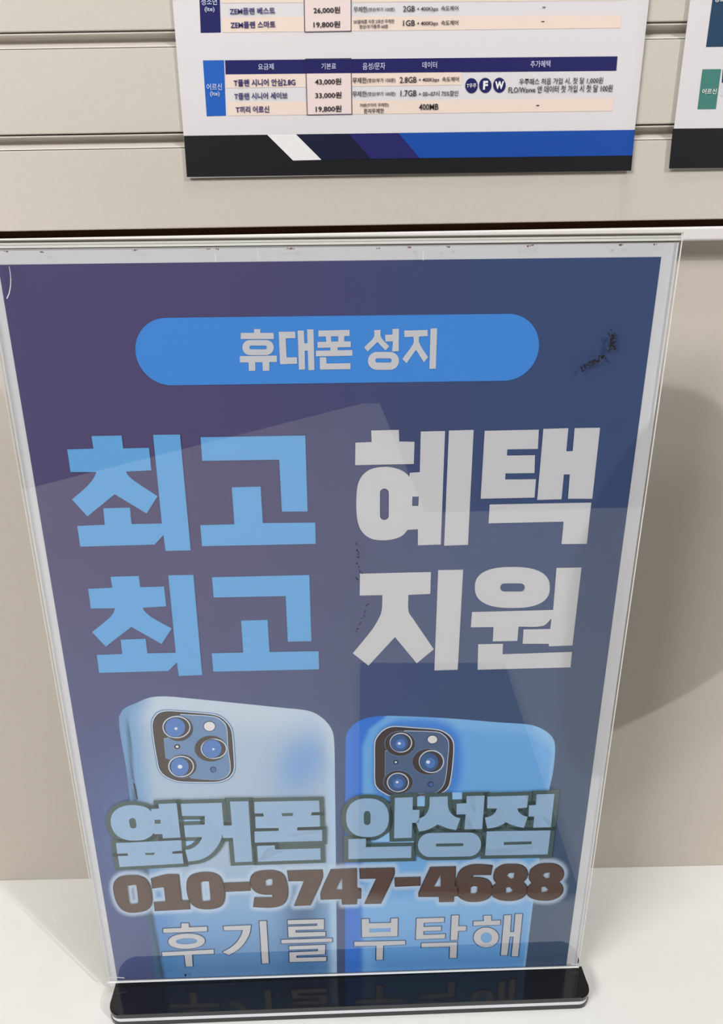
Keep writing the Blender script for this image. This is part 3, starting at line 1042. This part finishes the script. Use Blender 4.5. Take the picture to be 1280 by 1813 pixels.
class Poster:
    def __init__(self, name, label, x0, x1, z0, z1, group):
        self.x0, self.z0 = x0, z0
        self.root = empty(name, (x0, YP, z0))
        tag(self.root, label, 'poster', group)
        bm = bmesh.new()
        nz = 24
        w = x1 - x0
        # a thin sheet
        box(bm, 0, w, 0, 0.0004, 0, z1 - z0)
        self.sheet = bm_obj('paper_sheet', bm, M['poster'], self.root)
        self.st = {}

    def P(self, p):
        x, z = wall_point(p, YP)
        return (x - self.x0, z - self.z0)

    def new(self, key):
        st = [[], [], []]
        self.st[(key, len(self.st))] = st
        return st

    def poly(self, key, pts, layer=0.0001, conv=True):
        st = self.new(key)
        flat_add(st, [self.P(p) for p in pts] if conv else pts, (), layer, 0)

    def rect(self, key, a, b, c, d, layer=0.0001):
        self.poly(key, [a, b, c, d], layer)

    def frame(self, key, pts, w, layer=0.0003):
        loop = [self.P(p) for p in pts]
        st = self.new(key)
        for q in grow(loop, w):
            flat_add(st, [tuple(p) for p in q], (), layer, 0)

    def text(self, key, body, x0, x1, y0, y1, bold=0.012, layer=0.0004):
        V, F = text_mesh(body, bold)
        if not len(V):
            return
        lo, hi = V.min(0), V.max(0)
        a = self.P(((x0), (y0 + y1) / 2)); b = self.P((x1, (y0 + y1) / 2))
        t = self.P(((x0 + x1) / 2, y0)); s = self.P(((x0 + x1) / 2, y1))
        zc = (t[1] + s[1]) / 2
        st = self.new(key)
        n = len(st[0])
        for v in V:
            u = (v[0] - lo[0]) / (hi[0] - lo[0]) if hi[0] > lo[0] else .5
            w = (v[1] - lo[1]) / (hi[1] - lo[1]) if hi[1] > lo[1] else .5
            st[0].append((a[0] + (b[0] - a[0]) * u, -layer, s[1] + (t[1] - s[1]) * w))
        for f in F:
            st[1].append(tuple(n + i for i in f)); st[2].append(0)

    def done(self, colours, parts):
        for (key, _), st in self.st.items():
            name, colour = parts[key]
            o = flat_obj(name, st, [colours[colour]], self.root)
            o['label'] = key


M['poster'] = mat('poster_paper', rgb(226, 222, 224), 0.4, 0.35)
PC = {n: mat('poster_' + n, rgb(*c, 1.15), 0.4, 0.35) for n, c in dict(
    navy=(34, 34, 92), blue=(34, 92, 178), tint=(226, 207, 195), pinktint=(224, 206, 203), white=(226, 224, 224), black=(28, 27, 31), ink=(52, 46, 54), purple=(48, 42, 104),
    footnavy=(26, 30, 52), footpurple=(38, 38, 98), footblue=(26, 74, 158), line=(58, 48, 78), palelabel=(190, 196, 226), teal=(66, 122, 114), tealnavy=(32, 62, 90), mist=(206, 208, 216), softgrey=(204, 205, 212)).items()}

p1 = Poster('price_poster', 'white price table poster with black and blue striped footer on the slatted wall', -0.0733, 0.1488, 0.4709, 0.615, None)
parts = {}


def kp(key, name, colour):
    parts[key] = (name, colour)
    return key


K = {
    'foot': kp('black footer', 'footer_band', 'black'), 'fw': kp('white slanted footer stripe', 'footer_stripe', 'white'),
    'fn': kp('navy black footer stripe', 'footer_stripe', 'footnavy'), 'fp': kp('indigo footer stripe', 'footer_stripe', 'footpurple'), 'fb': kp('blue footer stripe', 'footer_stripe', 'footblue'),
    'head': kp('navy table header bar', 'table_header', 'navy'), 'tagn': kp('navy age group tag', 'table_tag', 'navy'), 'tagb': kp('blue age group tag', 'table_tag', 'blue'),
    'row': kp('beige table row', 'table_row', 'tint'), 'col': kp('pink price column', 'price_column', 'pinktint'), 'line': kp('dark price column frame', 'column_frame', 'line'),
    'plan': kp('indigo plan name', 'plan_lettering', 'purple'), 'ink': kp('dark table lettering', 'table_lettering', 'ink'), 'pale': kp('pale lettering on the dark bars', 'header_lettering', 'palelabel'),
    'badge': kp('navy round badge', 'round_badge', 'navy'), 'bw': kp('white badge lettering', 'badge_lettering', 'white'),
}
P = p1
P.poly(K['foot'], [(325.5, 240.5), (1124, 230), (1117.2, 302.2), (330.9, 313.6)], 0.0001)
P.poly(K['fw'], [(473, 238.6), (524, 237.9), (569, 283), (519, 284.3)], 0.0002)
P.poly(K['fn'], [(524, 237.9), (617.6, 236.7), (656.7, 281.5), (569, 283)], 0.0002)
P.poly(K['fp'], [(617.6, 236.7), (705, 235.5), (743, 280), (656.7, 281.5)], 0.0002)
P.poly(K['fb'], [(705, 235.5), (1123.5, 230), (1119.5, 275.3), (743, 280)], 0.0002)
# upper table
P.poly(K['row'], [(391.5, -12), (1101, -12), (1101, 1), (392, 5.5)], 0.0001)
P.poly(K['row'], [(393.5, 31), (1100.5, 27), (1098.5, 49.5), (394.5, 57.5)], 0.0001)
P.poly(K['row'], [(389, -65), (1104, -69), (1103, -46), (390, -40)], 0.0001)
P.poly(K['tagn'], [(350.5, -70), (387, -70), (391, 57.6), (355.4, 58.2)], 0.0001)
P.poly(K['col'], [(538, -70), (621, -70), (621, 54.5), (540, 56)], 0.00015)
P.frame(K['line'], [(538, -70), (621, -70), (621, 54.8), (540, 56.2)], 0.0003)
P.text(K['pale'], '청소년', 356, 384.5, -3, 9.5)
P.text(K['pale'], '(lte)', 362.5, 380, 12.5, 22.5)
P.text(K['plan'], 'ZEM플랜 베스트', 406.6, 487, 13.8, 26, 0.02)
P.text(K['plan'], 'ZEM플랜 스마트', 408, 487.7, 38, 50.3, 0.02)
P.text(K['ink'], '26,000원', 555, 602, 12.5, 25, 0.02)
P.text(K['ink'], '19,800원', 555, 602, 37.7, 50.3, 0.02)
P.text(K['ink'], '무제한', 626, 650, 12, 22)
P.text(K['ink'], '(영상/부가 100분)', 650.5, 698.7, 13.5, 22)
P.text(K['ink'], 'SK텔레콤 지정 2회선 무제한', 626, 698, 35, 42)
P.text(K['ink'], '영상/부가통화 60분', 636, 687, 43.8, 51)
P.text(K['ink'], '2GB', 713.6, 734.5, 10.8, 21)
P.text(K['ink'], '+ 400Kbps  속도제어', 738, 811, 11, 21.5)
P.text(K['ink'], '1GB', 713.6, 734.5, 36, 46.4)
P.text(K['ink'], '+ 400Kbps  속도제어', 738, 811, 36.5, 47)
P.poly(K['ink'], [(960, 12.6), (965.5, 12.5), (965.5, 14), (960, 14.1)], 0.0004)
P.poly(K['ink'], [(958, 37.6), (963.5, 37.5), (963.5, 39), (958, 39.1)], 0.0004)
# lower table
P.poly(K['head'], [(398.4, 106.8), (1093.3, 99.8), (1091, 125.3), (399.5, 132)], 0.0001)
P.poly(K['tagb'], [(359.3, 107), (396.7, 106.6), (400, 205), (366, 205.8)], 0.0001)
P.poly(K['row'], [(399.6, 132), (817, 127.6), (817, 150.5), (401, 156)], 0.0001)
P.poly(K['row'], [(402.5, 180.5), (1086, 174), (1084, 196.5), (404.5, 205)], 0.0001)
P.poly(K['col'], [(542.8, 130.5), (621.5, 129.7), (622.3, 201.6), (544.5, 203)], 0.00015)
P.frame(K['line'], [(541.5, 105.3), (620.8, 104.5), (622.5, 201.6), (544.5, 203)], 0.0003)
P.text(K['pale'], '어르신', 366, 393.3, 148, 160)
P.text(K['pale'], '(lte)', 372, 389, 162, 171.8)
for s_, a, b, c, d in (('요금제', 457, 484.7, 112.7, 124), ('기본료', 569, 595, 112, 123), ('음성/문자', 642, 682, 111, 123.7), ('데이터', 747.6, 773.4, 109.5, 121), ('추가혜택', 938.8, 974, 107.5, 119.5)):
    P.text(K['pale'], s_, a, b, c, d, 0.006)
P.text(K['plan'], 'T플랜 시니어 안심2.8G', 413.9, 523, 140, 152.8, 0.02)
P.text(K['plan'], 'T플랜 시니어 세이브', 414.8, 509, 164, 176.2, 0.02)
P.text(K['plan'], 'T끼리 어르신', 417.5, 476.5, 188, 200.2, 0.02)
P.text(K['ink'], '43,000원', 557.6, 604, 138.8, 151.3, 0.02)
P.text(K['ink'], '33,000원', 558, 604.5, 163, 175.2, 0.02)
P.text(K['ink'], '19,800원', 559, 604.5, 187, 199.4, 0.02)
P.text(K['ink'], '무제한', 624, 649, 137.5, 147.8)
P.text(K['ink'], '(영상/부가 150분)', 649.5, 700, 138.5, 147.5)
P.text(K['ink'], '무제한', 624, 649, 161.5, 171.8)
P.text(K['ink'], '(영상/부가 100분)', 649.5, 700, 162.5, 171.5)
P.text(K['ink'], '70분(T끼리 무제한)', 637, 688, 182.8, 190.5)
P.text(K['ink'], '문자무제한', 644, 679.6, 192.2, 200.8)
P.text(K['ink'], '2.8GB', 707.7, 737.6, 136.3, 147)
P.text(K['ink'], '+ 400Kbps  속도제어', 741, 812, 136.5, 146.5)
P.text(K['ink'], '1.7GB', 709, 737.6, 160, 170.8)
P.text(K['ink'], '+ 00~07시 75%할인', 741, 811, 161, 171)
P.text(K['ink'], '400MB', 741.7, 776, 184, 195)
P.poly(K['ink'], [(948.8, 186), (954.2, 185.9), (954.2, 187.5), (948.8, 187.6)], 0.0004)
P.text(K['ink'], '우주패스 처음 가입 시, 첫 달 1,000원', 919, 1067, 138, 150)
P.text(K['ink'], 'FLO/Wavve 앤 데이터 첫 가입 시 첫 달 100원', 900, 1084, 151.3, 164.3)
for cx, cy in ((834.6, 151.8), (859, 151.3), (884, 150.9)):
    P.poly(K['badge'], ell(cx, cy, 11, 13.4, n=32), 0.0002)
P.text(K['bw'], 'T우주', 826, 843, 148, 156, 0.01)
P.text(K['bw'], 'F', 855, 863.5, 143.5, 159, 0.05)
P.text(K['bw'], 'W', 876, 892, 144, 158, 0.05)
P.done(PC, parts)

p2 = Poster('price_poster', 'white poster with teal tag and plain black footer cut off at the right edge', 0.1682, 0.3903, 0.4712, 0.615, None)
parts = {}
K2 = {'foot': kp('black footer', 'footer_band', 'black'), 'dn': kp('dark teal blue tag', 'table_tag', 'tealnavy'), 'tl': kp('teal tag', 'table_tag', 'teal'),
      'hd': kp('dark teal blue table header', 'table_header', 'tealnavy'), 'rw': kp('grey table row', 'table_row', 'softgrey'), 'wl': kp('white tag lettering', 'tag_lettering', 'white')}
P = p2
P.poly(K2['foot'], [(1191, 227.8), (1760, 222), (1760, 291), (1184, 298.6)], 0.0001)
P.poly(K2['dn'], [(1263, -14), (1299, -14), (1289, 82.6), (1249.7, 83.2)], 0.0001)
P.poly(K2['tl'], [(1243.4, 122.8), (1276.6, 122.4), (1267.2, 193), (1234.6, 193.4)], 0.0001)
P.poly(K2['hd'], [(1279.5, 122), (1720, 117), (1716, 141), (1277.5, 146.5)], 0.0001)
P.poly(K2['rw'], [(1277.3, 147), (1715, 141.5), (1711, 164), (1274.3, 170)], 0.0001)
P.text(K2['wl'], '어르신', 1242.4, 1268, 157, 167)
P.text(K2['wl'], '청소년', 1264.5, 1292, -8, 4)
P.done(PC, parts)

# ------------------------------------------------------------------ outside the frame: folder seen in the reflection, board added to cast a shadow
# dark folder lying on the counter in front of the sign: it mirrors in the lower right of the clear sheet
bm = bmesh.new()
box(bm, -0.078, 0.078, -0.145, 0.145, 0, 0.008, 0, 0.0015)
fold = bm_obj('folder', bm, mat('navy_folder_board', rgb(40, 48, 74), 0.5, 0.3))
fold.location = (0.098, 0.118, 0.0)
fold.rotation_euler = (0, 0, math.radians(4))
tag(fold, 'dark navy folder lying on the counter before the sign stand', 'folder')

# added unseen board on a cord, shaped to cast the rounded wall shadow
hang = empty('added_shadow_board', (0.300, 0.254, 0.272), math.radians(45))
tag(hang, 'added egg-shaped grey board on a cord, casting the rounded wall shadow', 'shadow caster')
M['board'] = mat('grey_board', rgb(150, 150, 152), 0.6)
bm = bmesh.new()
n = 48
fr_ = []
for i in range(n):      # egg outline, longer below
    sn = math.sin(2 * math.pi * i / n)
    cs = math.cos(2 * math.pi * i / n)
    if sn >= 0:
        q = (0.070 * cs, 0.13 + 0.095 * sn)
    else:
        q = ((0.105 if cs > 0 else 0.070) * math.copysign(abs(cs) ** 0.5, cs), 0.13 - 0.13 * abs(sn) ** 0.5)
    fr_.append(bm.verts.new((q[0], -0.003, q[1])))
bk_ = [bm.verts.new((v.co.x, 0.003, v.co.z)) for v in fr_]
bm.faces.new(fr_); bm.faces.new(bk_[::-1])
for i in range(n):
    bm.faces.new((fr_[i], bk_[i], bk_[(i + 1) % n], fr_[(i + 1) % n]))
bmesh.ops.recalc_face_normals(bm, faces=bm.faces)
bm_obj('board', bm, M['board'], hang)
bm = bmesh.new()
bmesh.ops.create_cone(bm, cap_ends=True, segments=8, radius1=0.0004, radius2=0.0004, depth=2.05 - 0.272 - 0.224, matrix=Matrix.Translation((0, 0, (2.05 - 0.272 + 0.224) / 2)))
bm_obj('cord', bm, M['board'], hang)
